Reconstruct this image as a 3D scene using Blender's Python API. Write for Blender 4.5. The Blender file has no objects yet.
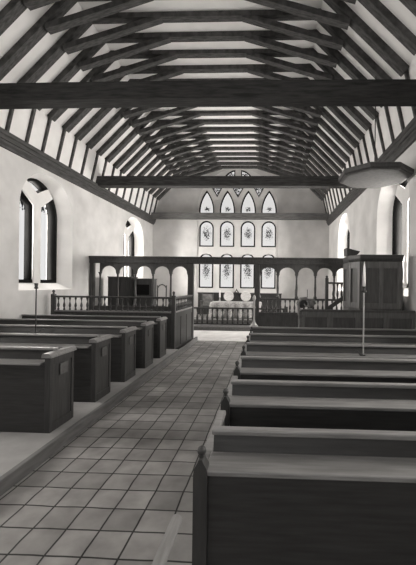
import bpy, bmesh, math, random
from mathutils import Vector, Matrix
R = math.radians
S = bpy.context.scene
COL = S.collection
random.seed(7)

# ------------------------------------------------------------------ camera
FPX = 345.0
cam_d = bpy.data.cameras.new('camera'); cam = bpy.data.objects.new('camera', cam_d); COL.objects.link(cam)
cam_d.sensor_fit = 'HORIZONTAL'; cam_d.sensor_width = 36.0
cam_d.lens = FPX / 416 * 36
cam_d.shift_x = -(256 - 208) / 416
cam_d.shift_y = (284 - 282.5) / 416
cam_d.clip_start = 0.05
cam.matrix_world = Matrix.Translation((0, 0, 1.68)) @ Matrix.Rotation(R(2.2), 4, 'Z') @ Matrix.Rotation(R(90), 4, 'X') @ Matrix.Rotation(R(0.7), 4, 'Z')
S.camera = cam

# ------------------------------------------------------------------ world, lights, exposure
w = bpy.data.worlds.new('overcast_sky'); S.world = w; w.use_nodes = True
w.node_tree.nodes['Background'].inputs[0].default_value = (0.9, 0.92, 0.95, 1)
w.node_tree.nodes['Background'].inputs[1].default_value = 0.6
S.view_settings.view_transform = 'Standard'; S.view_settings.look = 'None'
S.view_settings.gamma = 1.0; S.view_settings.use_curve_mapping = False
S.view_settings.exposure = 0.5

XL, XR, XC = -5.35, 2.65, -1.37          # wall planes and roof centre
YW, YE = -4.0, 15.6
WIN_L = [-1.3, 3.45, 8.17, 13.45]        # window centres along the left wall; first two unseen, added for daylight
WIN_R = [-1.3, 3.1, 7.68, 12.55]  # right wall likewise: first two unseen, added for daylight

def area(name, loc, rot, sx, sy, power):
    d = bpy.data.lights.new(name, 'AREA'); d.shape = 'RECTANGLE'; d.size = sx; d.size_y = sy
    d.energy = power; d.color = (1.0, 0.985, 0.96)
    o = bpy.data.objects.new(name, d); COL.objects.link(o); o.location = loc; o.rotation_euler = rot
    return o
# daylight: seen nave and chancel windows, plus unseen west and side ones added
PL = [90, 420, 230, 950]                 # daylight through the left windows, west to east
PR = [90, 400, 560, 1250]                # and the right ones
for y, p in zip(WIN_L, PL): area('daylight', (XL - 1.05, y + 0.35, 3.0), (0, R(-90), R(-20)), 3.0, 2.4, p)
for y, p in zip(WIN_R, PR): area('daylight', (XR + 1.05, y + 0.35, 3.0), (0, R(90), R(20)), 3.0, 2.4, p)
area('daylight', (XC, YW + 0.1, 3.4), (R(90), 0, 0), 4.4, 3.4, 18)  # lamp of the unseen west window, added to bring daylight in

# ------------------------------------------------------------------ materials
def gray(v, warm=0.015):
    return (v * (1 + warm), v, v * (1 - warm), 1)

def mat(name, v, rough=0.6, spec=0.5, var=0.0, scale=(1, 1, 1), noise=6.0, detail=4.0, bump=0.0, v2=None, coord='Object'):
    m = bpy.data.materials.new(name); m.use_nodes = True
    nt = m.node_tree; b = nt.nodes['Principled BSDF']
    b.inputs['Roughness'].default_value = rough
    b.inputs['Specular IOR Level'].default_value = spec
    b.inputs['Base Color'].default_value = gray(v)
    if var or v2 is not None:
        tc = nt.nodes.new('ShaderNodeTexCoord'); mp = nt.nodes.new('ShaderNodeMapping')
        mp.inputs['Scale'].default_value = scale
        nz = nt.nodes.new('ShaderNodeTexNoise'); nz.inputs['Scale'].default_value = noise; nz.inputs['Detail'].default_value = detail
        cr = nt.nodes.new('ShaderNodeValToRGB')
        lo = v * (1 - var) if v2 is None else v2
        hi = v * (1 + var) if v2 is None else v
        cr.color_ramp.elements[0].position = 0.32; cr.color_ramp.elements[0].color = gray(lo)
        cr.color_ramp.elements[1].position = 0.68; cr.color_ramp.elements[1].color = gray(hi)
        nt.links.new(tc.outputs[coord], mp.inputs[0]); nt.links.new(mp.outputs[0], nz.inputs['Vector'])
        nt.links.new(nz.outputs['Fac'], cr.inputs[0]); nt.links.new(cr.outputs[0], b.inputs['Base Color'])
        if bump:
            bp = nt.nodes.new('ShaderNodeBump'); bp.inputs['Strength'].default_value = bump; bp.inputs['Distance'].default_value = 0.01
            nt.links.new(nz.outputs['Fac'], bp.inputs['Height']); nt.links.new(bp.outputs[0], b.inputs['Normal'])
    return m

M = {}
M['plaster'] = mat('wall_plaster', 0.60, 0.9, 0.2, 0.12, (1, 1, 1), 1.6, 8, 0.25)
M['ceiling'] = mat('ceiling_plaster', 0.78, 0.95, 0.1, 0.05, (1, 1, 1), 2.5, 6, 0.1)
M['splay'] = mat('reveal_plaster', 0.72, 0.9, 0.2, 0.04, (1, 1, 1), 3, 5, 0.1)
M['pew'] = mat('pew_oak', 0.030, 0.45, 0.4, 0.28, (1.2, 14, 14), 3.0, 5, 0.15)
M['pew_y'] = mat('pew_oak_vertical', 0.040, 0.5, 0.35, 0.28, (14, 14, 1.2), 3.0, 5, 0.15)
M['pewtop'] = mat('lit_oak_ledge', 0.20, 0.36, 0.6, 0.22, (1.2, 14, 14), 3.0, 5, 0.1)  # pew tops: light caught on ledges and caps painted into the oak
M['dark'] = mat('dark_oak', 0.036, 0.5, 0.5, 0.25, (10, 10, 1.5), 3.0, 5, 0.15)
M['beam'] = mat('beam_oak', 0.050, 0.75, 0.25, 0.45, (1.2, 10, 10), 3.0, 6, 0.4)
M['beam_shaded'] = mat('shaded_beam_oak', 0.028, 0.8, 0.2, 0.45, (1.2, 10, 10), 3.0, 6, 0.4)  # nearest tie beam: shade put into the oak colour
M['beam_lit'] = mat('lit_beam_oak', 0.13, 0.8, 0.2, 0.35, (1.2, 10, 10), 3.0, 6, 0.4)  # farthest tie beam: chancel light put into the oak colour
M['rafter'] = mat('rafter_oak', 0.075, 0.85, 0.15, 0.4, (2, 8, 2), 4.0, 6, 0.3)
M['plate'] = mat('wall_plate_oak', 0.062, 0.7, 0.3, 0.35, (10, 1.2, 10), 3.0, 6, 0.3)
M['screen'] = mat('screen_oak', 0.045, 0.5, 0.4, 0.25, (6, 6, 2), 3.0, 5, 0.1)
M['pulpit'] = mat('pulpit_oak', 0.075, 0.5, 0.4, 0.22, (10, 10, 1.2), 3.0, 5, 0.1)
M['kerb'] = mat('kerb_timber', 0.13, 0.7, 0.3, 0.2, (8, 1.2, 8), 3.0, 5, 0.1)
M['platform'] = mat('platform_boards', 0.26, 0.75, 0.3, 0.10, (2, 2, 2), 3.0, 5)
M['paving'] = mat('chancel_paving', 0.50, 0.6, 0.3, 0.12, (1, 1, 1), 3.0, 6)
M['iron'] = mat('black_iron', 0.02, 0.5, 0.5)
M['brass'] = mat('pale_metal', 0.35, 0.35, 0.8)
M['wax'] = mat('candle_wax', 0.75, 0.5, 0.4)
M['frame'] = mat('window_dark_frame', 0.010, 0.9, 0.1, 0.2)
M['linen'] = mat('altar_linen', 0.50, 0.9, 0.1, 0.0, (1, 1, 1), 22, 3, 0, v2=0.26)
M['plate_silver'] = mat('silver_plate', 0.62, 0.4, 0.6, 0.15, (1, 1, 1), 18, 3)
M['pulpit_light'] = mat('pulpit_framing_oak', 0.105, 0.45, 0.5, 0.22, (10, 10, 1.2), 3.0, 5, 0.1)
M['rail'] = mat('worn_rail_wood', 0.2, 0.5, 0.4, 0.2, (10, 1, 10))
M['card'] = mat('card', 0.09, 0.7, 0.3, 0.15, (1, 1, 1), 20)
M['tester_under'] = mat('tester_board', 0.08, 0.7, 0.3, 0.2, (3, 3, 3), 5, 5)
M['cushion'] = mat('dark_cushion', 0.05, 0.9, 0.1)
M['chairwood'] = mat('chair_wood', 0.10, 0.5, 0.4, 0.25, (6, 6, 6), 4)
M['carved'] = mat('carved_oak', 0.20, 0.5, 0.4, 0.35, (1, 1, 1), 9)

def tile_mat():
    m = bpy.data.materials.new('floor_tiles'); m.use_nodes = True
    nt = m.node_tree; b = nt.nodes['Principled BSDF']; L = nt.links.new
    b.inputs['Roughness'].default_value = 0.55; b.inputs['Specular IOR Level'].default_value = 0.4
    tc = nt.nodes.new('ShaderNodeTexCoord'); mp = nt.nodes.new('ShaderNodeMapping')
    mp.inputs['Location'].default_value = (0.205, 0.01, 0)
    bk = nt.nodes.new('ShaderNodeTexBrick'); bk.offset = 0.0; bk.squash = 1.0
    bk.inputs['Scale'].default_value = 1.0
    bk.inputs['Color1'].default_value = gray(0.22); bk.inputs['Color2'].default_value = gray(0.34)
    bk.inputs['Mortar'].default_value = gray(0.022)
    bk.inputs['Mortar Size'].default_value = 0.0075; bk.inputs['Mortar Smooth'].default_value = 0.3
    bk.inputs['Brick Width'].default_value = 0.23; bk.inputs['Row Height'].default_value = 0.23
    nz = nt.nodes.new('ShaderNodeTexNoise'); nz.inputs['Scale'].default_value = 5; nz.inputs['Detail'].default_value = 8
    mx = nt.nodes.new('ShaderNodeMix'); mx.data_type = 'RGBA'; mx.blend_type = 'MULTIPLY'; mx.inputs[0].default_value = 1
    cr = nt.nodes.new('ShaderNodeValToRGB')
    cr.color_ramp.elements[0].position = 0.3; cr.color_ramp.elements[0].color = gray(0.72)
    cr.color_ramp.elements[1].position = 0.7; cr.color_ramp.elements[1].color = gray(1.15)
    # slight waviness of the old joints
    n2 = nt.nodes.new('ShaderNodeTexNoise'); n2.inputs['Scale'].default_value = 3.0
    sub = nt.nodes.new('ShaderNodeVectorMath'); sub.operation = 'SUBTRACT'; sub.inputs[1].default_value = (0.5, 0.5, 0.5)
    scl = nt.nodes.new('ShaderNodeVectorMath'); scl.operation = 'SCALE'; scl.inputs['Scale'].default_value = 0.022
    add = nt.nodes.new('ShaderNodeVectorMath'); add.operation = 'ADD'
    L(tc.outputs['Object'], mp.inputs[0]); L(mp.outputs[0], n2.inputs['Vector'])
    L(n2.outputs['Color'], sub.inputs[0]); L(sub.outputs[0], scl.inputs[0])
    L(mp.outputs[0], add.inputs[0]); L(scl.outputs[0], add.inputs[1]); L(add.outputs[0], bk.inputs['Vector'])
    L(mp.outputs[0], nz.inputs['Vector']); L(nz.outputs['Fac'], cr.inputs[0])
    L(bk.outputs['Color'], mx.inputs[6]); L(cr.outputs[0], mx.inputs[7]); L(mx.outputs[2], b.inputs['Base Color'])
    bp = nt.nodes.new('ShaderNodeBump'); bp.inputs['Strength'].default_value = 0.5; bp.inputs['Distance'].default_value = 0.004; bp.invert = True
    L(bk.outputs['Fac'], bp.inputs['Height']); L(bp.outputs[0], b.inputs['Normal'])
    return m
M['tiles'] = tile_mat()

def glass_mat(name, center, radii, scale, thresh, strength=0.62, dark=0.06, clear=False):
    """lit window glass: milky daylight with a stained figure set in it (Generated coords)"""
    m = bpy.data.materials.new(name); m.use_nodes = True
    nt = m.node_tree; L = nt.links.new
    for n in list(nt.nodes): nt.nodes.remove(n)
    out = nt.nodes.new('ShaderNodeOutputMaterial'); em = nt.nodes.new('ShaderNodeEmission')
    tc = nt.nodes.new('ShaderNodeTexCoord')
    sub = nt.nodes.new('ShaderNodeVectorMath'); sub.operation = 'SUBTRACT'; sub.inputs[1].default_value = center
    dv = nt.nodes.new('ShaderNodeVectorMath'); dv.operation = 'DIVIDE'; dv.inputs[1].default_value = radii
    ln = nt.nodes.new('ShaderNodeVectorMath'); ln.operation = 'LENGTH'
    nz = nt.nodes.new('ShaderNodeTexNoise'); nz.inputs['Scale'].default_value = scale; nz.inputs['Detail'].default_value = 5
    oi = nt.nodes.new('ShaderNodeObjectInfo')
    av = nt.nodes.new('ShaderNodeVectorMath'); av.operation = 'ADD'
    ml = nt.nodes.new('ShaderNodeMath'); ml.operation = 'MULTIPLY'; ml.inputs[1].default_value = 37.0
    a = nt.nodes.new('ShaderNodeMath'); a.operation = 'SUBTRACT'; a.inputs[0].default_value = 1.0
    c = nt.nodes.new('ShaderNodeMath'); c.operation = 'MULTIPLY_ADD'; c.inputs[1].default_value = 0.32
    cr = nt.nodes.new('ShaderNodeValToRGB')
    cr.color_ramp.elements[0].position = thresh; cr.color_ramp.elements[0].color = gray(1.0)
    cr.color_ramp.elements[1].position = thresh + 0.10; cr.color_ramp.elements[1].color = gray(dark)
    cl = nt.nodes.new('ShaderNodeClamp'); cl.inputs['Min'].default_value = -1.2; cl.inputs['Max'].default_value = 0.6
    L(tc.outputs['Generated'], sub.inputs[0]); L(sub.outputs[0], dv.inputs[0]); L(dv.outputs[0], ln.inputs[0])
    L(ln.outputs['Value'], a.inputs[1])
    L(oi.outputs['Random'], ml.inputs[0]); L(tc.outputs['Object'], av.inputs[0]); L(ml.outputs[0], av.inputs[1])
    L(av.outputs[0], nz.inputs['Vector'])
    L(a.outputs[0], cl.inputs[0]); L(cl.outputs[0], c.inputs[0]); L(nz.outputs['Fac'], c.inputs[2]); L(c.outputs[0], cr.inputs[0])
    if clear:                                   # clear panes: daylight comes through from outside
        nt.nodes.remove(em); em = nt.nodes.new('ShaderNodeBsdfTransparent'); L(cr.outputs[0], em.inputs['Color'])
    else:
        L(cr.outputs[0], em.inputs['Color']); em.inputs['Strength'].default_value = strength
    L(em.outputs[0], out.inputs[0])
    return m
M['figure_glass'] = glass_mat('figured_stained_glass', (0.5, 0.5, 0.52), (0.36, 10, 0.32), 24.0, 0.60, 0.54, 0.12)
M['lancet_glass'] = glass_mat('lancet_stained_glass', (0.5, 0.5, 0.30), (0.22, 10, 0.10), 22.0, 0.57, 0.50, 0.03)
M['leaf_glass'] = glass_mat('leafy_window_glass', (0.5, 0.5, 0.80), (10, 0.55, 0.10), 15.0, 0.56, 0.85, 0.01, True)
M['tracery_glass'] = glass_mat('tracery_glass', (0.5, 0.5, 0.5), (0.7, 10, 0.7), 22.0, 0.62, 0.5, 0.03)
M['clear_glass'] = glass_mat('milky_glass', (0.5, 0.5, 0.5), (0.01, 0.01, 0.01), 3.0, 2.0, 0.9)  # glowing pane of the added west window

# ------------------------------------------------------------------ mesh helpers
def link(name, me, m, parent=None, smooth=False):
    me.materials.clear(); me.materials.append(m)
    o = bpy.data.objects.new(name, me); COL.objects.link(o)
    if parent is not None: o.parent = parent
    if smooth:
        for p in me.polygons: p.use_smooth = True
    return o

class MB:
    def __init__(s): s.bm = bmesh.new()
    def box(s, x0, x1, y0, y1, z0, z1, bev=0.0):
        b2 = bmesh.new()
        bmesh.ops.create_cube(b2, size=1)
        for v in b2.verts:
            v.co = Vector(((x0 + x1) / 2 + v.co.x * (x1 - x0), (y0 + y1) / 2 + v.co.y * (y1 - y0), (z0 + z1) / 2 + v.co.z * (z1 - z0)))
        if bev: bmesh.ops.bevel(b2, geom=b2.edges[:], offset=bev, segments=2, affect='EDGES', profile=0.5)
        s._join(b2); return s
    def _join(s, b2, mtx=None):
        if mtx is not None: bmesh.ops.transform(b2, matrix=mtx, verts=b2.verts)
        me = bpy.data.meshes.new('t'); b2.to_mesh(me); b2.free(); s.bm.from_mesh(me); bpy.data.meshes.remove(me)
    def prism(s, pts, axis, a0, a1):
        """polygon pts (2D) extruded along axis: X -> (y,z), Y -> (x,z), Z -> (x,y)"""
        def mk(p, a):
            return {'X': (a, p[0], p[1]), 'Y': (p[0], a, p[1]), 'Z': (p[0], p[1], a)}[axis]
        b2 = bmesh.new()
        A = [b2.verts.new(mk(p, a0)) for p in pts]; B = [b2.verts.new(mk(p, a1)) for p in pts]
        n = len(pts)
        b2.faces.new(A); b2.faces.new(B[::-1])
        for i in range(n): b2.faces.new((A[i], B[i], B[(i + 1) % n], A[(i + 1) % n]))
        bmesh.ops.recalc_face_normals(b2, faces=b2.faces)
        s._join(b2); return s
    def bar(s, p, q, wd, ht, up=(0, 0, 1), bev=0.0, taper=1.0):
        p, q = Vector(p), Vector(q); d = (q - p); L_ = d.length; d.normalize()
        u = Vector(up); x = d.cross(u).normalized(); u = x.cross(d).normalized()
        b2 = bmesh.new(); bmesh.ops.create_cube(b2, size=1)
        for v in b2.verts:
            k = taper if v.co.y > 0 else 1
            v.co = Vector((v.co.x * wd * k, (v.co.y + 0.5) * L_, v.co.z * ht * k))
        if bev: bmesh.ops.bevel(b2, geom=b2.edges[:], offset=bev, segments=1, affect='EDGES')
        mt = Matrix((x, d, u)).transposed().to_4x4(); mt.translation = p
        s._join(b2, mt); return s
    def lathe(s, prof, cx=0, cy=0, z=0, n=10, mtx=None):
        b2 = bmesh.new(); rings = []
        for r, h in prof:
            rings.append([b2.verts.new((cx + max(r, 1e-4) * math.cos(2 * math.pi * k / n), cy + max(r, 1e-4) * math.sin(2 * math.pi * k / n), z + h)) for k in range(n)])
        for i in range(len(rings) - 1):
            for k in range(n):
                b2.faces.new((rings[i][k], rings[i][(k + 1) % n], rings[i + 1][(k + 1) % n], rings[i + 1][k]))
        b2.faces.new(rings[0][::-1]); b2.faces.new(rings[-1])
        bmesh.ops.recalc_face_normals(b2, faces=b2.faces)
        s._join(b2, mtx); return s
    def tube(s, pts, r, n=8):
        b2 = bmesh.new(); rings = []; pts = [Vector(p) for p in pts]
        rr = r if isinstance(r, (list, tuple)) else [r] * len(pts)
        for i, p in enumerate(pts):
            d = (pts[min(i + 1, len(pts) - 1)] - pts[max(i - 1, 0)]).normalized()
            u = Vector((0, 0, 1)) if abs(d.z) < 0.9 else Vector((0, 1, 0))
            x = d.cross(u).normalized(); y = x.cross(d)
            rings.append([b2.verts.new(p + rr[i] * (x * math.cos(2 * math.pi * k / n) + y * math.sin(2 * math.pi * k / n))) for k in range(n)])
        for i in range(len(rings) - 1):
            for k in range(n): b2.faces.new((rings[i][k], rings[i][(k + 1) % n], rings[i + 1][(k + 1) % n], rings[i + 1][k]))
        b2.faces.new(rings[0][::-1]); b2.faces.new(rings[-1])
        bmesh.ops.recalc_face_normals(b2, faces=b2.faces)
        s._join(b2); return s
    def sphere(s, c, r, sc=(1, 1, 1), seg=12):
        b2 = bmesh.new(); bmesh.ops.create_uvsphere(b2, u_segments=seg, v_segments=seg // 2 + 1, radius=r)
        s._join(b2, Matrix.Translation(c) @ Matrix.Diagonal((*sc, 1))); return s
    def build(s, name, m, parent=None, smooth=False):
        me = bpy.data.meshes.new(name); s.bm.to_mesh(me); s.bm.free()
        o = link(name, me, m, parent)
        if smooth: me.shade_smooth() if False else [setattr(p, 'use_smooth', True) for p in me.polygons]
        return o

def panel_mesh(loops, plane, pos, thick):
    """flat sheet with holes. loops: 2D outlines (outer first). plane 'X': (y,z) sheet spanning pos..pos+thick in X; 'Y': (x,z)"""
    cu = bpy.data.curves.new('c', 'CURVE'); cu.dimensions = '2D'; cu.fill_mode = 'BOTH'; cu.extrude = abs(thick) / 2
    for lp in loops:
        sp = cu.splines.new('POLY'); sp.points.add(len(lp) - 1)
        for i, p in enumerate(lp): sp.points[i].co = (p[0], p[1], 0, 1)
        sp.use_cyclic_u = True
    ob = bpy.data.objects.new('c', cu); COL.objects.link(ob)
    dg = bpy.context.evaluated_depsgraph_get(); dg.update()
    me = bpy.data.meshes.new_from_object(ob.evaluated_get(dg))
    bpy.data.objects.remove(ob); bpy.data.curves.remove(cu)
    mid = pos + thick / 2
    for v in me.vertices:
        a, b, c = v.co
        v.co = (mid + c, a, b) if plane == 'X' else (a, mid + c, b)
    bm = bmesh.new(); bm.from_mesh(me); bmesh.ops.remove_doubles(bm, verts=bm.verts, dist=1e-5)
    bmesh.ops.recalc_face_normals(bm, faces=bm.faces); bpy.data.meshes.remove(me)
    me = bpy.data.meshes.new('sheet'); bm.to_mesh(me); bm.free()
    return me

def sheet(name, loops, plane, pos, thick, m, parent=None): return link(name, panel_mesh(loops, plane, pos, thick), m, parent)
def add_mesh(mb, me): mb.bm.from_mesh(me); bpy.data.meshes.remove(me)

def tag(o, label, cat, group=None):
    o['label'] = label; o['category'] = cat
    if group: o['group'] = group
    return o
def empty(name, loc, rz=0):
    o = bpy.data.objects.new(name, None); COL.objects.link(o); o.location = loc; o.rotation_euler = (0, 0, rz); o.empty_display_size = 0.1
    return o
def copy_tree(o, parent=None):
    c = o.copy(); COL.objects.link(c)
    if parent is not None: c.parent = parent
    for ch in list(o.children): copy_tree(ch, c)
    return c
def struct(o): o['kind'] = 'structure'; return o

def rect(a0, a1, b0, b1): return [(a0, b0), (a1, b0), (a1, b1), (a0, b1)]
def pointed(c, hw, z0, zs, rise, n=10, k=None):
    """pointed arch outline centred at c"""
    # two arcs; radius chosen so the arcs meet at zs+rise
    r = (hw * hw + rise * rise) / (2 * hw)
    pts = [(c - hw, z0), (c + hw, z0)]
    cx = c + hw - r; a1 = math.atan2(rise, c - cx) if True else 0
    for i in range(n + 1):
        a = a1 * i / n; pts.append((cx + r * math.cos(a), zs + r * math.sin(a)))
    cx = c - hw + r
    for i in range(1, n + 1):
        a = a1 * (1 - i / n); pts.append((cx - r * math.cos(a), zs + r * math.sin(a)))
    return pts
def rounded(c, hw, z0, zs, n=12, rise=None):
    rise = rise or hw
    return [(c - hw, z0), (c + hw, z0)] + [(c + hw * math.cos(math.pi * i / n), zs + rise * math.sin(math.pi * i / n)) for i in range(n + 1)]

# ------------------------------------------------------------------ room shell
YF = YE + 0.0
fl = MB().box(XL, XR, YW, YE, -0.1, 0).build('floor', M['tiles']); struct(fl)
pf = MB().box(XL, -2.12, 1.0, 8.10, 0.0, 0.115).build('floor_platform', M['platform']); struct(pf)
kb = MB().box(-2.12, -2.07, 1.0, 10.0, 0.0, 0.125, 0.006).build('trim_1', M['kerb']); struct(kb)
ch = MB().box(XL, XR, 9.98, 12.15, 0.0, 0.012).build('floor_chancel', M['paving']); struct(ch)
# ground step before the altar
st = MB().box(XL, XR, 12.15, YE, 0.0, 0.15, 0.01).build('floor_chancel_step', M['kerb']); struct(st)
st2 = MB().box(-3.0, 0.2, 13.3, YE, 0.15, 0.28, 0.01).build('floor_altar_step', M['kerb']); struct(st2)

def side_wall(name, x, sgn, wins):
    """wall slab x .. x+sgn*0.6 in two leaves: a splayed inner one and the outer one; windows get splays built as lofts"""
    holes = [pointed(c, 1.00, 1.48, 3.32, 0.92) for c in wins]
    return struct(sheet(name, [rect(YW, YE, -0.05, 4.60)] + holes, 'X', x, sgn * 0.02, M['plaster']))
side_wall('wall_left', XL, -1, WIN_L)
side_wall('wall_right', XR, 1, WIN_R)

SP = 0.30
def splay(parent, c, x, sgn):
    a = pointed(c, 1.00, 1.48, 3.32, 0.92); b = pointed(c, 0.81, 1.64, 3.32, 0.84)
    b2 = bmesh.new()
    A = [b2.verts.new((x, p[0], p[1])) for p in a]; B = [b2.verts.new((x + sgn * SP, p[0], p[1])) for p in b]
    Cc = [b2.verts.new((x + sgn * (SP + 0.30), p[0], p[1])) for p in b]
    n = len(a)
    for i in range(n):
        b2.faces.new((A[i], B[i], B[(i + 1) % n], A[(i + 1) % n]))
        b2.faces.new((B[i], Cc[i], Cc[(i + 1) % n], B[(i + 1) % n]))
    bmesh.ops.recalc_face_normals(b2, faces=b2.faces)
    mb = MB(); mb._join(b2); return mb.build('splay', M['splay'], parent)

def ypoly(c, t=0.12, zb=1.64, zj=3.52, w=0.20, reach=0.50, zt=4.02, down=0.0):
    # Y shaped mullion outline
    return [(c - t, zb), (c + t, zb), (c + t, zj - 0.02), (c + reach + 0.08, zt - 0.20 - down), (c + reach - 0.10, zt), (c, zj + 0.28), (c - reach + 0.10, zt), (c - reach - 0.08, zt - 0.20 - down), (c - t, zj - 0.02)]

def side_window(k, c, x, sgn):
    rt = empty('window_%d' % k, (0, 0, 0)); rt['kind'] = 'structure'
    splay(rt, c, x, sgn)
    xf = x + sgn * SP
    out = pointed(c, 0.81, 1.64, 3.32, 0.84)
    inn = pointed(c, 0.74, 1.72, 3.32, 0.78)
    mb = MB()
    add_mesh(mb, panel_mesh([out, inn], 'X', xf + sgn * 0.02, sgn * 0.22))
    add_mesh(mb, panel_mesh([ypoly(c, 0.115)], 'X', xf + sgn * 0.03, sgn * 0.21))
    mb.build('window_frame', M['frame'], rt)
    sheet('mullion', [ypoly(c, 0.125)], 'X', xf - sgn * 0.01, sgn * 0.04, M['splay'], rt)
    gl = [(c - 0.78, 1.66)]
    sheet('pane', [pointed(c, 0.78, 1.66, 3.32, 0.81)], 'X', xf + sgn * 0.235, sgn * 0.01, M['leaf_glass'] , rt)
    return rt
k = 2  # two westernmost windows of each wall are unseen additions for daylight
for c in WIN_L: side_window(k, c, XL, -1); k += 1
for c in WIN_R: side_window(k, c, XR, 1); k += 1

# east wall and its great window (window_1)
ECX = -1.47
lx = [ECX - 1.42, ECX - 0.475, ECX + 0.475, ECX + 1.42]
HW = 0.325
lights = []
for c in lx:
    lights.append(('row_low', rounded(c, HW, 1.48, 2.72)))
    lights.append(('row_mid', rounded(c, HW, 3.36, 4.20)))
    lights.append(('lancet', pointed(c, HW + 0.02, 4.72, 4.95, 0.96)))
def kite(c, zb, w, zt): return [(c, zb), (c + w, zt - 0.12), (c + w * 0.45, zt), (c - w * 0.45, zt), (c - w, zt - 0.12)]
trac = [kite(ECX - 0.95, 5.62, 0.32, 6.32), kite(ECX, 5.60, 0.27, 6.18), kite(ECX + 0.95, 5.62, 0.32, 6.32)]
def eyebrow(s):
    # upper mouchette beside the centre line, its top following the great arch
    pts = [(ECX + s * 0.14, 6.30), (ECX + s * 0.14, 6.84)]
    for i in range(1, 6):
        t = i / 5; pts.append((ECX + s * (0.14 + 0.52 * t), 6.84 - 0.30 * t * t - 0.04 * t))
    return pts
trac += [eyebrow(-1), eyebrow(1)]
holes = [p for _, p in lights] + trac
gable = [(XL, -0.05), (XR, -0.05), (XR, 5.0), (XC + 3.6, 5.7), (XC + 2.3, 7.1), (XC - 2.3, 7.1), (XC - 3.6, 5.7), (XL, 5.0)]
RX0, RX1 = ECX - 1.85, ECX + 1.82        # shallow recess round the window, full height of the great arch
arch = [(RX0, 2.98), (RX1, 2.98)] + [(ECX + 1.83 * math.cos(math.pi * i / 20), 5.10 + 1.82 * math.sin(math.pi * i / 20)) for i in range(21)]
low = rect(ECX - 1.85, ECX + 1.82, 1.30, 2.9)
big = [(XL, 1.0), (XR, 1.0), (XR, 5.0), (XC + 2.0, 6.98), (XC - 2.0, 6.98), (XL, 5.0)]
# bottom lights reach below the recess: split the outer leaf so the arch opening takes them in
arch2 = [(RX0, 1.30), (RX1, 1.30)] + arch[2:]
struct(sheet('wall_east', [gable, arch2], 'Y', YE, 0.045, M['plaster']))
w1 = empty('window_1', (0, 0, 0)); w1['kind'] = 'structure'
sheet('window_surround', [[(p[0], p[1]) for p in ([(RX0 - .1, 1.2), (RX1 + .1, 1.2)] + [(ECX + 1.93 * math.cos(math.pi * i / 20), 5.10 + 1.9 * math.sin(math.pi * i / 20)) for i in range(21)])]] + holes, 'Y', YE + 0.045, 0.10, M['splay'], w1)
sb = MB()
for z in (3.02, 3.24): sb.box(RX0, RX1, YE + 0.02, YE + 0.05, z - 0.012, z + 0.012)
sb.build('ledge', M['splay'], w1)
def offset_poly(pts, d):
    n = len(pts); cx = sum(p[0] for p in pts) / n; out = []
    area2 = sum(pts[i][0] * pts[(i + 1) % n][1] - pts[(i + 1) % n][0] * pts[i][1] for i in range(n))
    sg = 1 if area2 > 0 else -1
    for i in range(n):
        p0, p1, p2 = Vector(pts[i - 1]), Vector(pts[i]), Vector(pts[(i + 1) % n])
        a, b = (p1 - p0), (p2 - p1)
        if a.length < 1e-6: a = b
        if b.length < 1e-6: b = a
        a.normalize(); b.normalize()
        n1 = Vector((-a.y, a.x)) * sg; n2 = Vector((-b.y, b.x)) * sg
        m_ = n1 + n2
        if m_.length < 1e-6: m_ = n1
        m_.normalize(); kk = max(0.35, m_.dot(n1))
        out.append(tuple(p1 + m_ * (d / kk)))
    return out
for kind, p in lights + [('tr', q) for q in trac]:
    fr = sheet('light_frame', [offset_poly(p, -0.004), offset_poly(p, 0.05 if kind != 'tr' else 0.035)], 'Y', YE + 0.03, 0.10, M['frame'], w1)
    gm = {'lancet': 'lancet_glass', 'tr': 'tracery_glass'}.get(kind, 'figure_glass')
    sheet('pane', [offset_poly(p, 0.01)], 'Y', YE + 0.10, 0.01, M[gm], fr)

# west wall behind the camera; its large window is unseen, added for daylight
wh = pointed(XC, 2.3, 1.7, 3.6, 2.2)
struct(sheet('wall_west', [gable, wh], 'Y', YW, -0.05, M['plaster']))
ww = empty('window_10', (0, 0, 0)); ww['kind'] = 'structure'
sheet('pane', [wh], 'Y', YW - 0.04, -0.01, M['clear_glass'], ww)

# ceiling: plaster between and behind the rafters
def roofline(off):
    return [(3.93 + off, 4.56), (3.73 + off, 5.47), (2.28 + off * 0.7, 6.92 + off * .7)]
a = roofline(0); b = roofline(0.06)
prof = [(XC - p[0], p[1]) for p in a] + [(XC + p[0], p[1]) for p in a[::-1]] + [(XC + p[0], p[1]) for p in b] + [(XC - p[0], p[1]) for p in b[::-1]]
struct(MB().prism(prof, 'Y', YW, YE).build('ceiling', M['ceiling']))

# wall plates
def wall_plate(n, x, s):
    # moulded profile in x,z ; s points into the room
    pr = [(0, 4.34), (0.05, 4.34), (0.06, 4.38), (0.10, 4.42), (0.10, 4.46), (0.125, 4.47), (0.125, 4.54), (0.15, 4.56), (0.15, 4.64), (0, 4.64)]
    o = MB().prism([(x + s * p[0], p[1]) for p in pr], 'Y', YW, YE).build('trim_%d' % n, M['plate']); return struct(o)
wall_plate(2, XL, 1); wall_plate(3, XR, -1)
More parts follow.
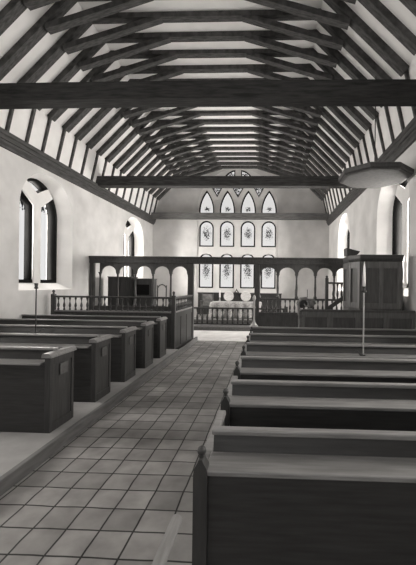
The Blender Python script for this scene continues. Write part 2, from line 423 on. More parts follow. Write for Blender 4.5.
# dark dado behind the altar
# ------------------------------------------------------------------ roof timbers
def make_truss():
    rt = empty('rafter_couple', (XC, 0, 0))
    tag(rt, 'dark oak rafter couple with collar and braces under the white plaster ceiling', 'roof truss', 'rafter couples of the nave roof')
    for s in (-1, 1):
        MB().bar((s * 3.90, 0, 4.62), (s * 3.70, 0, 5.50), 0.06, 0.06, up=(1, 0, 0)).build('ashlar_post', M['rafter'], rt)
        MB().bar((s * 3.70, 0, 5.43), (s * 2.20, 0, 6.93), 0.17, 0.12, up=(0, 0, 1)).build('rafter', M['rafter'], rt)
        b = MB().bar((s * 2.72, 0, 6.28), (s * 0.80, 0, 6.86), 0.15, 0.11, up=(0, 0, 1), taper=0.9)
        b.build('brace', M['rafter'], rt)
    MB().bar((-2.3, 0, 6.89), (2.3, 0, 6.89), 0.16, 0.12).build('collar', M['rafter'], rt)
    return rt
tr0 = make_truss()
ys = [6.12 + 0.545 * i for i in range(-3, 17)] + [15.32]
for i, y in enumerate(ys):
    t = tr0 if i == 0 else copy_tree(tr0)
    t.location.y = y; t.location.z = random.uniform(-0.012, 0.012); t.rotation_euler.z = random.uniform(-0.004, 0.004)

def tie_beam(y, z0, z1, label, cam_=0.0, wd=0.30, m='beam'):
    n = 12; pts = []
    for i in range(n + 1):
        t = i / n; x = XL + 0.0 + (XR - XL) * t; bow = cam_ * math.sin(math.pi * t)
        pts.append((x, bow))
    pl = [(p[0], z0 + p[1]) for p in pts] + [(p[0], z1 + p[1]) for p in pts[::-1]]
    mb = MB().prism(pl, 'Y', y - wd / 2, y + wd / 2)
    bmesh.ops.remove_doubles(mb.bm, verts=mb.bm.verts, dist=1e-4)
    return tag(mb.build('tie_beam', M[m]), label, 'beam', None)
tie_beam(5.66, 4.645, 4.93, 'massive oak tie beam crossing nearest overhead, shade painted into its colour', 0.02, 0.28, 'beam_shaded')
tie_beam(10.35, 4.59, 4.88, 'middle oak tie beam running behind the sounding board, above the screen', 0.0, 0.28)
tie_beam(15.2, 4.53, 4.79, 'farthest tie beam close to the east window, chancel light painted into its colour', 0.0, 0.25, 'beam_lit')

# ------------------------------------------------------------------ pews, right side
PX0, PX1 = -0.33, XR - 0.03
def right_pew():
    rt = empty('pew', (0, 0, 0)); W0, W1 = 0.0, PX1 - PX0
    MB().box(0.06, W1, 0.0, 0.03, 0.02, 0.815).build('back_panel', M['pew'], rt)
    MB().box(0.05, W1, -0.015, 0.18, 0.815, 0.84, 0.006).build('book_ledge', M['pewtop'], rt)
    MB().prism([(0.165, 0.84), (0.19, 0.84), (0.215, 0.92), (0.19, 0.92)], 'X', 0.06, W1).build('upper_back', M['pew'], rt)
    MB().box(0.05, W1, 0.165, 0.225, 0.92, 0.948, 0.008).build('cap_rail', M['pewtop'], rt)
    MB().box(0.06, W1, 0.20, 0.56, 0.42, 0.455, 0.006).build('seat', M['pew'], rt)
    MB().box(0.06, W1, 0.03, 0.20, 0.42, 0.455).build('seat_bracket', M['pew'], rt)
    MB().box(0.06, W1, 0.50, 0.53, 0.02, 0.42).build('seat_riser', M['pew'], rt)
    for x in (0.0,):
        e = MB().prism([(0, 0), (0.064, 0), (0.064, 0.825), (0.060, 0.85), (0.045, 0.875), (0.040, 0.89), (0.024, 0.89), (0.019, 0.875), (0.004, 0.85), (0, 0.825)], 'Y', -0.02, 0.045)
        o = e.build('end_post', M['dark'], rt)
        MB().lathe([(0.008, 0), (0.014, 0.004), (0.009, 0.010), (0.018, 0.020), (0.021, 0.032), (0.016, 0.046), (0.004, 0.053)], 0.032, 0.012, 0.887, 12).build('finial', M['dark'], o, True)
    # aisle partition joining this end to the pew in front, its top rail in the light-painted ledge colour
    d = MB().box(0.012, 0.042, 0.045, 0.75, 0.03, 0.80).build('aisle_panel', M['pew_y'], rt)
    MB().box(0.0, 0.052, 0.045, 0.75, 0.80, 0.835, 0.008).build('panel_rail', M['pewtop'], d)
    return rt
RY = [1.55, 2.42, 3.29, 4.12, 4.94, 5.72]
rl = ['nearest right-hand oak pew, its broad dark back filling the lower right',
      'second right-hand oak pew from the camera, with ball finial on its aisle post',
      'third right-hand oak pew from the camera, right of the tiled aisle',
      'fourth right-hand oak pew, carrying the tall white candle and its stand',
      'fifth right-hand oak pew from the camera, second in front of the panelled stall',
      'farthest right-hand oak pew, immediately in front of the panelled stall']
p0 = right_pew()
for i, y in enumerate(RY):
    o = p0 if i == 0 else copy_tree(p0)
    o.location = (PX0, y, 0); tag(o, rl[i], 'pew', 'oak pews right of the aisle')
    if i == 5:
        for ch in o.children:
            if ch.name.startswith('aisle_panel'): ch.scale.y = 0.6

# end of a rail reaching in from the pew behind the camera
rb = empty('hand_rail', (-0.335, 0.64, 0))
MB().tube([(0.0, -0.3, 0.80), (0.0, 0.2, 0.80), (0.0, 0.64, 0.795), (0, 0.655, 0.79)], [0.022, 0.022, 0.021, 0.010], 12).build('rail', M['rail'], rb, True)
MB().box(-0.03, 0.03, -0.34, -0.26, 0, 0.79).build('post', M['dark'], rb)
tag(rb, 'rounded end of a pale rail rising from the bottom edge over the aisle tiles', 'handrail')

# ------------------------------------------------------------------ pews, left side
LX = -2.24
def left_pew():
    rt = empty('pew', (0, 0, 0)); W = abs(XL - LX) - 0.03   # origin at the aisle corner; extends to -x
    MB().box(-W, -0.05, 0.0, 0.03, 0.0, 0.70).build('back_panel', M['pew'], rt)
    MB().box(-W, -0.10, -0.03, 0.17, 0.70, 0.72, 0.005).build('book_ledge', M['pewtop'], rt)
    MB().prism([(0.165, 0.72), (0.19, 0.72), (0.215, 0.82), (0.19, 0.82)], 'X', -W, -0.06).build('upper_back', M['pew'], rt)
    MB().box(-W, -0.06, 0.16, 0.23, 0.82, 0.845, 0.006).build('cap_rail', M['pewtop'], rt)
    MB().box(-W, -0.06, 0.20, 0.48, 0.36, 0.39).build('seat', M['pew'], rt)
    e = MB().box(-0.055, -0.012, 0.0, 0.43, 0.0, 0.775)
    e.box(-0.06, 0.0, -0.005, 0.05, 0.0, 0.775, 0.004).box(-0.06, 0.0, 0.385, 0.43, 0.0, 0.775, 0.004)
    e.box(-0.06, 0.0, 0.05, 0.385, 0.0, 0.09).box(-0.06, 0.0, 0.05, 0.385, 0.70, 0.775)
    eo = e.build('end_panel', M['pew_y'], rt)
    MB().prism([(-0.085, 0.775), (0.02, 0.775), (0.02, 0.79), (-0.01, 0.82), (-0.075, 0.82), (-0.085, 0.80)], 'Y', -0.02, 0.445).build('cap', M['pewtop'], eo)
    cd = MB().box(-0.002, 0.006, 0.16, 0.30, 0.56, 0.68, 0.002).build('number_card', M['card'], eo)
    cd['label'] = 'pale card fixed to the panelled pew end'
    return rt
LY = [3.47, 4.40, 5.32, 6.20, 7.06]
ll = ['nearest left-hand oak pew with panelled end and pale card, on the raised kerb',
      'second left-hand oak pew from the camera, its panelled end beside the kerb',
      'third left-hand oak pew from the camera, carrying the black candle stand',
      'fourth left-hand oak pew from the camera, beside the aisle kerb',
      'farthest left-hand oak pew, directly before the balustraded box pew']
q0 = left_pew()
for i, y in enumerate(LY):
    o = q0 if i == 0 else copy_tree(q0)
    o.location = (LX, y, 0.117); tag(o, ll[i], 'pew', 'oak pews left of the aisle')

# ------------------------------------------------------------------ balustraded box pew on the left
BAL = [(0.020, 0), (0.020, 0.03), (0.010, 0.045), (0.016, 0.06), (0.024, 0.10), (0.020, 0.13), (0.010, 0.17), (0.008, 0.20), (0.014, 0.215), (0.010, 0.225), (0.020, 0.24), (0.020, 0.27)]
def baluster_mesh(h, rs=1.0):
    mb = MB().lathe([(r * rs, z * h / 0.27) for r, z in BAL], 0, 0, 0, 8)
    me = bpy.data.meshes.new('baluster'); mb.bm.to_mesh(me); mb.bm.free()
    for p in me.polygons: p.use_smooth = True
    return me
def balusters(parent, p, q, n, z, me, m):
    me.materials.clear(); me.materials.append(m)
    for i in range(n):
        t = (i + 0.5) / n
        o = bpy.data.objects.new('baluster', me); COL.objects.link(o); o.parent = parent
        o.location = (p[0] + (q[0] - p[0]) * t, p[1] + (q[1] - p[1]) * t, z)

bp_ = empty('box_pew', (LX, 8.12, 0))
Wb = abs(XL - LX) - 0.12; Lb = 1.86
fb = MB().box(-Wb, -0.06, 0.0, 0.04, 0.0, 0.96)
n = 6
for i in range(n + 1):
    x = -Wb + (Wb - 0.06) * i / n; fb.box(max(-Wb + .002, x - 0.04), min(-0.062, x + 0.04), -0.010, 0.0, 0.05, 0.93)
fb.box(-Wb, -0.06, -0.014, 0.0, 0.86, 0.96).box(-Wb, -0.06, -0.014, 0.0, 0.0, 0.14)
fb.build('front_panel', M['pew_y'], bp_)
sbm = MB().box(-0.05, -0.01, 0.05, Lb, 0.0, 0.96)
for i in range(4):
    y = 0.05 + (Lb - 0.05) * i / 3; sbm.box(-0.01, 0.002, max(0.052, y - 0.045), min(Lb - .002, y + 0.045), 0.05, 0.93)
sbm.box(-0.01, 0.004, 0.05, Lb, 0.84, 0.96).box(-0.01, 0.004, 0.05, Lb, 0.0, 0.12)
sbm.build('side_panel', M['pew_y'], bp_)
MB().box(-Wb, 0.0, -0.02, 0.06, 0.96, 1.00, 0.008).build('bottom_rail', M['pewtop'], bp_)
MB().box(-Wb, 0.0, -0.02, 0.06, 1.30, 1.345, 0.01).build('top_rail', M['dark'], bp_)
MB().box(-0.06, 0.01, 0.06, Lb, 0.96, 1.00, 0.008).build('bottom_rail', M['pewtop'], bp_)
MB().box(-0.06, 0.01, 0.06, Lb, 1.30, 1.345, 0.01).build('top_rail', M['dark'], bp_)
bm30 = baluster_mesh(0.30, 1.25)
balusters(bp_, (-Wb + 0.08, 0.02), (-0.07, 0.02), 20, 1.0, bm30, M['dark'])
balusters(bp_, (-0.025, 0.08), (-0.025, Lb), 12, 1.0, bm30, M['dark'])
for x in (-Wb + 0.03, -0.03):
    np_ = MB().box(x - 0.045, x + 0.045, -0.025, 0.065, 0.0, 1.38, 0.006).build('newel', M['dark'], bp_)
    MB().lathe([(0.012, 0), (0.03, 0.01), (0.02, 0.03), (0.034, 0.06), (0.03, 0.085), (0.008, 0.105)], x, 0.02, 1.38, 12).build('finial', M['dark'], np_, True)
tag(bp_, 'oak box pew with turned balustrade top in front of the left screen arches', 'pew')

# ------------------------------------------------------------------ chancel screen
SY = 10.11
sc = empty('chancel_screen', (XC, SY, 0))
def sx(x): return x - XC
def screen_half(x0, n, pitch, base_z, open_base):
    outer = rect(sx(x0), sx(x0 + n * pitch), 1.90, 2.36)
    # arcade: arches cut out of the spandrel board
    loops = []
    pts = [(sx(x0), 2.36), (sx(x0), 1.98)]
    for i in range(n):
        a = x0 + i * pitch; c = a + pitch / 2; r = pitch / 2 - 0.045
        pts += [(sx(a + 0.045), 1.98)] if i else [(sx(a + 0.045), 1.98)]
        for k in range(13):
            t = math.pi - math.pi * k / 12
            pts.append((sx(c + r * math.cos(t)), 1.985 + (2.17 - 1.985) * math.sin(t)))
        pts.append((sx(a + pitch - 0.045), 1.98))
    pts += [(sx(x0 + n * pitch), 1.98), (sx(x0 + n * pitch), 2.36)]
    sheet('arcade', [pts], 'Y', -0.04, 0.08, M['screen'], sc)
    for i in range(n + 1):
        a = x0 + i * pitch
        m = MB().lathe([(0.05, 0), (0.05, 0.05), (0.035, 0.07), (0.028, 0.10), (0.036, 0.3), (0.028, 0.6 * (1.98 - base_z)), (0.026, 1.98 - base_z - 0.10), (0.038, 1.98 - base_z - 0.085), (0.028, 1.98 - base_z - 0.07), (0.055, 1.98 - base_z - 0.02), (0.055, 1.98 - base_z)], sx(a), 0, base_z, 10)
        m.build('colonnette', M['screen'], sc, True)
screen_half(-5.04, 5, 0.532, 0.98, False)
screen_half(-0.29, 5, 0.543, 1.27, True)
# head beam with cornice mouldings
hb = MB().box(sx(XL + 0.01), sx(XR - 0.01), -0.07, 0.07, 2.25, 2.40)
hb.box(sx(XL + 0.01), sx(XR - 0.01), -0.12, 0.12, 2.40, 2.455, 0.012).box(sx(XL + 0.01), sx(XR - 0.01), -0.09, 0.09, 2.365, 2.40).box(sx(XL + 0.01), sx(XR - 0.01), -0.085, 0.085, 2.26, 2.285, 0.006)
hb.build('head_beam', M['screen'], sc)
for x0, x1 in ((XL + 0.02, -5.22), (-2.385, -2.225), (-0.43, -0.29), (2.44, XR - 0.02)):
    MB().box(sx(x0), sx(x1), -0.07, 0.07, 0.0, 2.27, 0.008).build('post', M['screen'], sc)
# dado and lower balustrade
sd = MB().box(sx(-5.22), sx(-2.38), -0.03, 0.03, 0.0, 0.94).box(sx(-5.22), sx(-2.38), -0.05, 0.05, 0.94, 0.98, 0.006)
sd.build('dado_panel', M['screen'], sc)
rd = MB().box(sx(-0.29), sx(2.44), -0.03, 0.03, 0.0, 0.80)
for i in range(11):
    x = -0.29 + 2.73 * i / 10; rd.box(sx(x) - 0.03, sx(x) + 0.03, -0.045, -0.03, 0, 0.80)
rd.build('dado_panel', M['screen'], sc)
MB().box(sx(-0.29), sx(2.44), -0.05, 0.05, 0.80, 0.86, 0.006).build('bottom_rail', M['screen'], sc)
MB().box(sx(-0.29), sx(2.44), -0.05, 0.05, 1.215, 1.27, 0.006).build('top_rail', M['screen'], sc)
balusters(sc, (sx(-0.27), 0), (sx(2.44), 0), 20, 0.86, baluster_mesh(0.355, 1.35), M['screen'])
tag(sc, 'long dark oak arcaded chancel screen with round arches either side of the opening', 'screen')

# pale newel at the right of the opening
nw = empty('slender_stand', (-0.41, 9.55, 0))
MB().box(-0.09, 0.09, -0.09, 0.09, 0, 0.50, 0.008).build('plinth', M['dark'], nw)
MB().lathe([(0.12, 0), (0.115, 0.03), (0.07, 0.07), (0.04, 0.13), (0.028, 0.2), (0.026, 0.5), (0.04, 0.53), (0.026, 0.56), (0.026, 0.72), (0.045, 0.75), (0.05, 0.80), (0.03, 0.85), (0.006, 0.88)], 0, 0, 0.50, 14).build('shaft', M['brass'], nw, True)
tag(nw, 'slender pale stand with a flared foot before the right post of the screen opening', 'stand')

# ------------------------------------------------------------------ cupboards behind the left arches
cb = empty('cupboard', (-4.62, 10.75, 0))
c_ = MB().box(-0.36, 0.36, -0.25, 0.25, 0.0, 1.83)
c_.box(-0.30, -0.02, -0.262, -0.25, 0.15, 1.75).box(0.02, 0.30, -0.262, -0.25, 0.15, 1.75)
c_.build('body', M['dark'], cb)
MB().box(-0.38, 0.38, -0.275, 0.26, 1.83, 1.86, 0.008).build('top', M['pulpit'], cb)
MB().box(-0.375, -0.36, -0.24, 0.24, 0.02, 1.82).build('side_panel', M['pulpit'], cb)
tag(cb, 'tall dark cupboard behind the second arch from the left wall', 'cupboard')
og = empty('organ', (-3.92, 10.80, 0))
MB().box(-0.28, 0.28, -0.22, 0.22, 0.0, 1.78).build('case', M['dark'], og)
MB().box(-0.30, 0.30, -0.25, 0.23, 1.78, 1.81, 0.008).build('lid', M['pulpit'], og)
mr = MB().box(-0.20, 0.20, -0.245, -0.225, 1.3, 1.62)
mr.build('music_rest', M['frame'], og)
tag(og, 'lower dark organ case behind the third arch, right of the tall cupboard', 'organ')
hc = empty('high_backed_chair', (-3.42, 10.72, 0))
for x in (-0.14, 0.14):
    MB().bar((x, 0.14, 0), (x, 0.18, 1.60), 0.035, 0.035).build('back_post', M['chairwood'], hc)
    MB().box(x - 0.018, x + 0.018, -0.2, -0.165, 0, 0.44).build('leg', M['chairwood'], hc)
b = MB().tube([(-0.14, 0.18, 1.52), (-0.08, 0.18, 1.60), (0, 0.18, 1.63), (0.08, 0.18, 1.60), (0.14, 0.18, 1.52)], 0.02).box(-0.14, 0.14, 0.16, 0.19, 0.9, 0.95)
b.build('back_rail', M['chairwood'], hc)
MB().box(-0.18, 0.18, -0.2, 0.17, 0.44, 0.47, 0.008).build('seat', M['chairwood'], hc)
tag(hc, 'high narrow chair back seen through the third screen arch, right of the organ', 'chair')

# ------------------------------------------------------------------ sanctuary
dd = empty('dado_panelling', (-1.47, YE - 0.03, 0))
dm = MB().box(-1.75, 2.02, -0.02, 0.02, 0.28, 1.22)
for i in range(9):
    x = -1.75 + 3.77 * i / 8; dm.box(max(x - 0.04, -1.75), min(x + 0.04, 2.02), -0.035, -0.02, 0.28, 1.22)
dm.box(-1.75, 2.02, -0.035, -0.02, 1.10, 1.22)
dm.build('panels', M['dark'], dd)
MB().box(-1.77, 2.04, -0.06, 0.02, 1.22, 1.27, 0.008).build('capping', M['dark'], dd)
cr_ = MB().box(-0.10, 0.10, -0.03, 0.01, 1.27, 1.30).bar((-0.09, -0.01, 1.29), (0, -0.01, 1.40), 0.025, 0.04).bar((0.09, -0.01, 1.29), (0, -0.01, 1.40), 0.025, 0.04).box(-0.02, 0.02, -0.02, 0.0, 1.38, 1.45)
cr_.build('crest', M['dark'], dd)
tag(dd, 'dark oak wall panelling below the east window behind the altar', 'panelling')

al = empty('altar_table', (-1.34, 14.25, 0.28))
MB().box(-0.98, 0.98, -0.33, 0.33, 0.60, 0.645, 0.008).build('table_top', M['dark'], al)
for x in (-0.88, 0.88):
    for y in (-0.26, 0.26):
        MB().lathe([(0.045, 0), (0.045, 0.08), (0.025, 0.1), (0.05, 0.25), (0.03, 0.45), (0.045, 0.5), (0.045, 0.6)], x, y, 0, 10).build('leg', M['dark'], al, True)
MB().box(-0.9, 0.9, -0.30, 0.30, 0.08, 0.12).build('stretcher', M['dark'], al)
tag(al, 'oak altar table under a pale cloth, behind the communion rail', 'table')
def cloth():
    bm = bmesh.new(); rows = []
    N = 160
    per = []
    W2, D2 = 1.03, 0.37
    # a perimeter walk with fold waves growing towards the hem
    path = []
    for i in range(N):
        t = i / N * 4; sgm = int(t); f = t - sgm
        P = [(-W2, -D2), (W2, -D2), (W2, D2), (-W2, D2)]
        p, q = P[sgm], P[(sgm + 1) % 4]
        path.append((p[0] + (q[0] - p[0]) * f, p[1] + (q[1] - p[1]) * f))
    zt = 0.657
    for j, zz in enumerate((zt, zt - 0.02, zt - 0.15, zt - 0.38, zt - 0.62)):
        ring = []
        for i, (x, y) in enumerate(path):
            kf = 0.05 * j / 4 * math.sin(i * 0.9) + 0.035 * j / 4
            s_ = 1 if j else 0.975
            ring.append(bm.verts.new((x * s_ + kf * (x / W2), y * s_ + kf * (y / D2), zz)))
        rows.append(ring)
    for j in range(4):
        for i in range(N): bm.faces.new((rows[j][i], rows[j][(i + 1) % N], rows[j + 1][(i + 1) % N], rows[j + 1][i]))
    bm.faces.new(rows[0]); bmesh.ops.recalc_face_normals(bm, faces=bm.faces)
    me = bpy.data.meshes.new('altar_cloth'); bm.to_mesh(me); bm.free()
    o = link('altar_cloth', me, M['linen'], None, True); o.location = (-1.34, 14.25, 0.28)
    return o
tag(cloth(), 'pale patterned cloth draped over the altar table', 'tablecloth')
for i, (x, lb) in enumerate(((-1.70, 'round silver dish standing on the altar, left of the pair'), (-0.98, 'round silver dish standing on the altar, right of the pair'))):
    d = MB().lathe([(0.11, 0), (0.20, 0.008), (0.215, 0.018), (0.20, 0.022), (0.12, 0.012), (0.03, 0.010)], 0, 0, 0, 28, Matrix.Rotation(R(80), 4, 'X')).build('alms_dish', M['plate_silver'], None, True)
    d.location = (x, 14.52, 0.28 + 0.657 + 0.215); tag(d, lb, 'dish', 'alms dishes on the altar')
ck = empty('candlestick', (-2.05, 14.30, 0.28 + 0.657))
MB().lathe([(0.06, 0), (0.06, 0.02), (0.02, 0.04), (0.028, 0.07), (0.015, 0.1), (0.022, 0.15), (0.035, 0.17), (0.035, 0.18)], 0, 0, 0, 12).build('holder', M['brass'], ck, True)
MB().lathe([(0.032, 0), (0.030, 0.26), (0.012, 0.28), (0.003, 0.285)], 0, 0, 0.18, 10).build('candle', M['wax'], ck, True)
tag(ck, 'white candle in a short stick at the left end of the altar', 'candlestick')

chn = empty('carved_chair', (-2.72, 15.05, 0.28))
for x in (-0.24, 0.24):
    MB().box(x - 0.025, x + 0.025, 0.16, 0.21, 0, 0.94).build('back_post', M['chairwood'], chn)
    MB().box(x - 0.025, x + 0.025, -0.22, -0.17, 0, 0.62).build('leg', M['chairwood'], chn)
    MB().box(x - 0.03, x + 0.03, -0.25, 0.18, 0.62, 0.66, 0.008).build('arm', M['chairwood'], chn)
MB().box(-0.22, 0.22, 0.17, 0.195, 0.45, 0.92).box(-0.14, 0.14, 0.155, 0.17, 0.52, 0.84, 0.004).build('backrest', M['carved'], chn)
MB().box(-0.26, 0.26, -0.24, 0.16, 0.40, 0.45, 0.01).build('seat', M['chairwood'], chn)
tag(chn, 'carved wooden armchair standing left of the altar', 'chair')

cr2 = empty('communion_rail', (-1.37, 12.55, 0.15))
MB().box(-1.9, 2.0, -0.05, 0.05, 0.60, 0.66, 0.01).build('top_rail', M['dark'], cr2)
MB().box(-1.9, 2.0, -0.04, 0.04, 0.03, 0.08, 0.006).build('bottom_rail', M['dark'], cr2)
cmesh = baluster_mesh(0.52, 1.9)
balusters(cr2, (-1.9, 0), (2.0, 0), 21, 0.08, cmesh, M['dark'])
for x in (-1.9, 2.0): MB().box(x - 0.05, x + 0.05, -0.06, 0.06, 0.0, 0.72, 0.008).build('post', M['dark'], cr2)
tag(cr2, 'dark oak communion rail with turned balusters on the chancel step', 'railing')

for x, y, lb in ((0.97, 12.9, 'thin candlestick seen through the second full arch right of the opening'), (1.42, 12.9, 'thin candlestick seen through the third arch right of the opening')):
    t = empty('tall_candlestick', (x, y, 0.15))
    MB().lathe([(0.10, 0), (0.10, 0.02), (0.02, 0.05), (0.013, 0.8), (0.025, 0.84), (0.013, 0.88), (0.013, 1.02), (0.035, 1.04), (0.035, 1.05)], 0, 0, 0, 10).build('stem', M['brass'], t, True)
    MB().lathe([(0.017, 0), (0.016, 0.28), (0.003, 0.31)], 0, 0, 1.05, 8).build('candle', M['card'], t, True)
    tag(t, lb, 'candlestick')

# ------------------------------------------------------------------ panelled stall before the pulpit
sl = empty('panelled_stall', (0.61, 6.32, 0))
Ws = XR - 0.03 - 0.61
MB().box(0, Ws, 0.0, 0.04, 0.0, 1.19).build('front_panel', M['pulpit'], sl)
m = MB(); n = 4
for i in range(n + 1):
    x = Ws * i / n; m.box(max(0.001, x - 0.05), min(Ws - .001, x + 0.05), -0.026, 0.0, 0.02, 1.18)
m.box(0, Ws, -0.03, 0, 1.09, 1.19).box(0, Ws, -0.03, 0, 0.66, 0.76).box(0, Ws, -0.03, 0, 0.0, 0.1)
m.build('frame', M['pulpit_light'], sl)
MB().prism([(-0.04, 1.19), (0.05, 1.19), (0.06, 1.23), (-0.03, 1.235), (-0.045, 1.22)], 'X', -0.02, Ws).build('top_rail', M['pulpit'], sl)
def curl(y):
    pts = [(0, 1.20)]
    prof = []
    for i in range(15):
        a = R(-60 + i * 30); r = 0.115 - 0.006 * i
        prof.append((0.02 + r * math.cos(a + 1.2) * 0.9, y, 1.26 + r * math.sin(a + 1.2)))
    return prof
e = MB().box(-0.05, 0.0, -0.03, 0.30, 0.0, 1.12)
e.prism([(-0.05, 1.12), (0.0, 1.12), (-0.01, 1.22), (-0.05, 1.20)], 'Y', -0.03, 0.30)
eo = e.build('stall_end', M['chairwood'], sl)
pp = MB().sphere((0.0, 0.08, 1.33), 0.105, (1, 0.7, 0.85), 14)
pp.build('poppyhead', M['dark'], eo, True); pp = MB()
pp.tube([(-0.045, 0.0, 1.05), (-0.075, 0.0, 1.18), (-0.07, 0.0, 1.33), (-0.03, 0.0, 1.42), (0.06, 0.0, 1.43), (0.13, 0, 1.37), (0.12, 0, 1.30), (0.06, 0, 1.28), (0.03, 0, 1.33)], [0.014, 0.018, 0.026, 0.034, 0.032, 0.026, 0.02, 0.016, 0.01], 10)
pp.build('scroll_top', M['carved'], eo, True)
tag(sl, 'long low panelled oak stall front with a scrolled left end, below the pulpit', 'stall')
s2 = empty('reading_desk', (0.82, 6.78, 0))
MB().box(-0.04, 0.04, -0.10, 0.20, 0, 1.2).build('end_board', M['chairwood'], s2)
MB().sphere((0.0, 0, 1.30), 0.085, (0.8, 0.6, 1), 12).tube([(-0.07, -0.03, 1.33), (-0.02, -0.04, 1.39), (0.06, -0.03, 1.37), (0.08, -0.02, 1.30)], 0.022).build('scroll_top', M['carved'], s2, True)
MB().box(0.04, 0.50, 0.06, 0.10, 0, 1.1).build('board', M['pulpit'], s2)
tag(s2, 'smaller carved bench end peeping out behind the stall scroll', 'bench end')

# ------------------------------------------------------------------ pulpit
PXc, PYc = 2.02, 6.98
pu = empty('pulpit', (PXc, PYc, 0))
def octa(r, rot=22.5): return [(r * math.cos(R(rot + 45 * i)), r * math.sin(R(rot + 45 * i))) for i in range(8)]
def ring_stack(levels, name, m, parent):
    bm = bmesh.new(); rings = [[bm.verts.new((x, y, z)) for x, y in octa(r)] for r, z in levels]
    for i in range(len(rings) - 1):
        for k in range(8): bm.faces.new((rings[i][k], rings[i][(k + 1) % 8], rings[i + 1][(k + 1) % 8], rings[i + 1][k]))
    bm.faces.new(rings[0]); bm.faces.new(rings[-1]); bmesh.ops.recalc_face_normals(bm, faces=bm.faces)
    me = bpy.data.meshes.new(name); bm.to_mesh(me); bm.free(); return link(name, me, m, parent)
FP = [(-0.47, -0.18), (-0.34, -0.55), (0.42, -0.55), (0.58, -0.18), (0.58, 0.30), (0.36, 0.50), (-0.30, 0.50), (-0.47, 0.30)]
def foot_stack(levels, name, m, parent):
    bm = bmesh.new(); rings = [[bm.verts.new((x * k, y * k, z)) for x, y in FP] for k, z in levels]
    for i in range(len(rings) - 1):
        for q in range(8): bm.faces.new((rings[i][q], rings[i][(q + 1) % 8], rings[i + 1][(q + 1) % 8], rings[i + 1][q]))
    bm.faces.new(rings[0]); bm.faces.new(rings[-1]); bmesh.ops.recalc_face_normals(bm, faces=bm.faces)
    me = bpy.data.meshes.new(name); bm.to_mesh(me); bm.free(); return link(name, me, m, parent)
foot_stack([(0.35, 0), (0.35, 0.7), (0.80, 1.05)], 'pedestal', M['pulpit'], pu)
body = foot_stack([(0.86, 1.05), (1.0, 1.10), (1.0, 1.22), (0.97, 1.25), (0.97, 2.12)], 'body', M['pulpit'], pu)
pm = MB(); pc = MB()
for i in range(8):
    p, q = Vector((*FP[i], 0)) * 0.97, Vector((*FP[(i + 1) % 8], 0)) * 0.97
    d = q - p; ln_ = d.length; d.normalize(); nn = Vector((d.y, -d.x, 0))
    if nn.dot((p + q) / 2) < 0: nn = -nn
    npan = 2 if ln_ > 0.7 else 1
    for u_ in [0.04, ln_ - 0.04] + ([ln_ / 2] if npan == 2 else []):
        c = p + d * u_ + nn * 0.010
        pm.bar((c.x, c.y, 1.25), (c.x, c.y, 2.12), 0.075, 0.028, up=tuple(nn))
    for z, hh in ((1.30, 0.10), (2.06, 0.12)):
        a_ = p + nn * 0.007; b_ = q + nn * 0.007
        pm.bar((a_.x, a_.y, z), (b_.x, b_.y, z), 0.024, hh, up=(0, 0, 1))
pm.build('panel_frame', M['pulpit_light'], body)
foot_stack([(0.98, 2.12), (1.01, 2.15), (1.03, 2.18), (1.035, 2.245), (0.98, 2.25)], 'cornice', M['dark'], pu)
MB().bar((-0.44, 0.0, 2.25), (-0.32, 0.0, 2.25), 0.06, 0.03).prism([(-0.50, 2.26), (-0.32, 2.26), (-0.25, 2.34), (-0.51, 2.41)], 'Y', -0.16, 0.14).build('book_rest', M['dark'], pu)
tag(pu, 'tall octagonal oak pulpit with panelled sides against the right wall', 'pulpit')

ts = empty('sounding_board', (1.98, 6.65, 3.70))
def octa_piece(levels, name, m, parent): return ring_stack(levels, name, m, parent)
ring_stack([(0.655, 0.0), (0.655, 0.02), (0.68, 0.03), (0.69, 0.10), (0.66, 0.12)], 'rim', M['dark'], ts)
u = ring_stack([(0.60, -0.012), (0.64, 0.0)], 'underside', M['tester_under'], ts)
u['label'] = 'pale boarded underside'
MB().tube([(0, 0, 0.1), (0, 0, 1.96)], 0.010, 6).build('hanging_rod', M['iron'], ts)
tag(ts, 'octagonal sounding board with dark rim and pale underside hanging over the pulpit', 'sounding board')

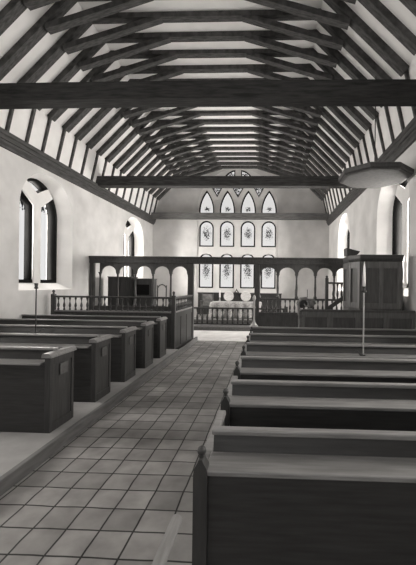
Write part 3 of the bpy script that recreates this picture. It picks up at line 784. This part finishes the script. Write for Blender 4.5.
# pulpit stair with newel, rails and balusters
ps = empty('pulpit_stair', (1.28, 7.95, 0))
for i in range(6): MB().box(0.08 + 0.09 * i, 0.08 + 0.09 * (i + 1), 0.03, 0.5, 0.0, 0.2 * (i + 1) - 0.0).build('step', M['dark'], ps)
for x, h in ((0.0, 1.84), (0.42, 1.75)):
    o = MB().box(x, x + 0.07, -0.04, 0.03, 0, h, 0.006).build('newel', M['dark'], ps)
    MB().sphere((x + 0.035, -0.005, h + 0.025), 0.03).build('finial', M['dark'], o, True)
MB().box(0.07, 0.9, -0.03, 0.03, 1.70, 1.745, 0.005).build('top_rail', M['dark'], ps)
MB().bar((0.05, 0, 1.12), (0.9, 0, 1.75), 0.045, 0.09).build('string', M['dark'], ps)
pb = baluster_mesh(0.40, 1.2)
balusters(ps, (0.14, 0), (0.42, 0), 3, 1.32, pb, M['dark'])
tag(ps, 'balustered oak pulpit stair climbing behind the stall to the pulpit', 'stair')

# ------------------------------------------------------------------ candle stands fixed to the pews
c1 = empty('candle_stand', (0.0, 0.0, 0.0))
MB().tube([(0, 0, 0.0), (0, 0, 0.76)], 0.009, 8).build('pole', M['brass'], c1)
MB().lathe([(0.012, 0), (0.03, 0.01), (0.034, 0.025), (0.018, 0.03), (0.018, 0.07), (0.022, 0.075)], 0, 0, 0.75, 12).build('cup', M['iron'], c1, True)
MB().lathe([(0.017, 0), (0.017, 0.12), (0.011, 0.24), (0.003, 0.30)], 0, 0, 0.82, 10).build('candle', M['wax'], c1, True)
MB().tube([(-0.10, 0, 0.035), (-0.085, 0, 0.06), (-0.06, 0, 0.05), (-0.05, 0, 0.02), (0, 0, 0.012)], 0.008, 6).build('scroll_foot', M['iron'], c1)
MB().box(-0.04, 0.02, -0.02, 0.02, 0.0, 0.012).build('foot_plate', M['iron'], c1)
c1.location = (1.13, 4.16, 0.842)
tag(c1, 'tall tapering white candle on a slim pole at the fourth right-hand pew', 'candle stand')
c2 = empty('candle_stand', (-3.71, 5.36, 0.117 + 0.722))
MB().tube([(0, 0, 0.0), (0, 0, 0.74)], 0.010, 8).build('pole', M['iron'], c2)
MB().lathe([(0.012, 0), (0.035, 0.012), (0.03, 0.02), (0.022, 0.03), (0.026, 0.085), (0.03, 0.09)], 0, 0, 0.72, 12).build('cup', M['iron'], c2, True)
MB().tube([(-0.14, 0, 0.01), (-0.12, 0, 0.05), (-0.07, 0, 0.03), (0, 0, 0.02), (0.06, 0, 0.04), (0.11, 0, 0.09), (0.14, 0, 0.08)], 0.008, 6).build('scroll_foot', M['iron'], c2)
tag(c2, 'black iron candle stand without a candle, rising from a left-hand pew by the window', 'candle stand')
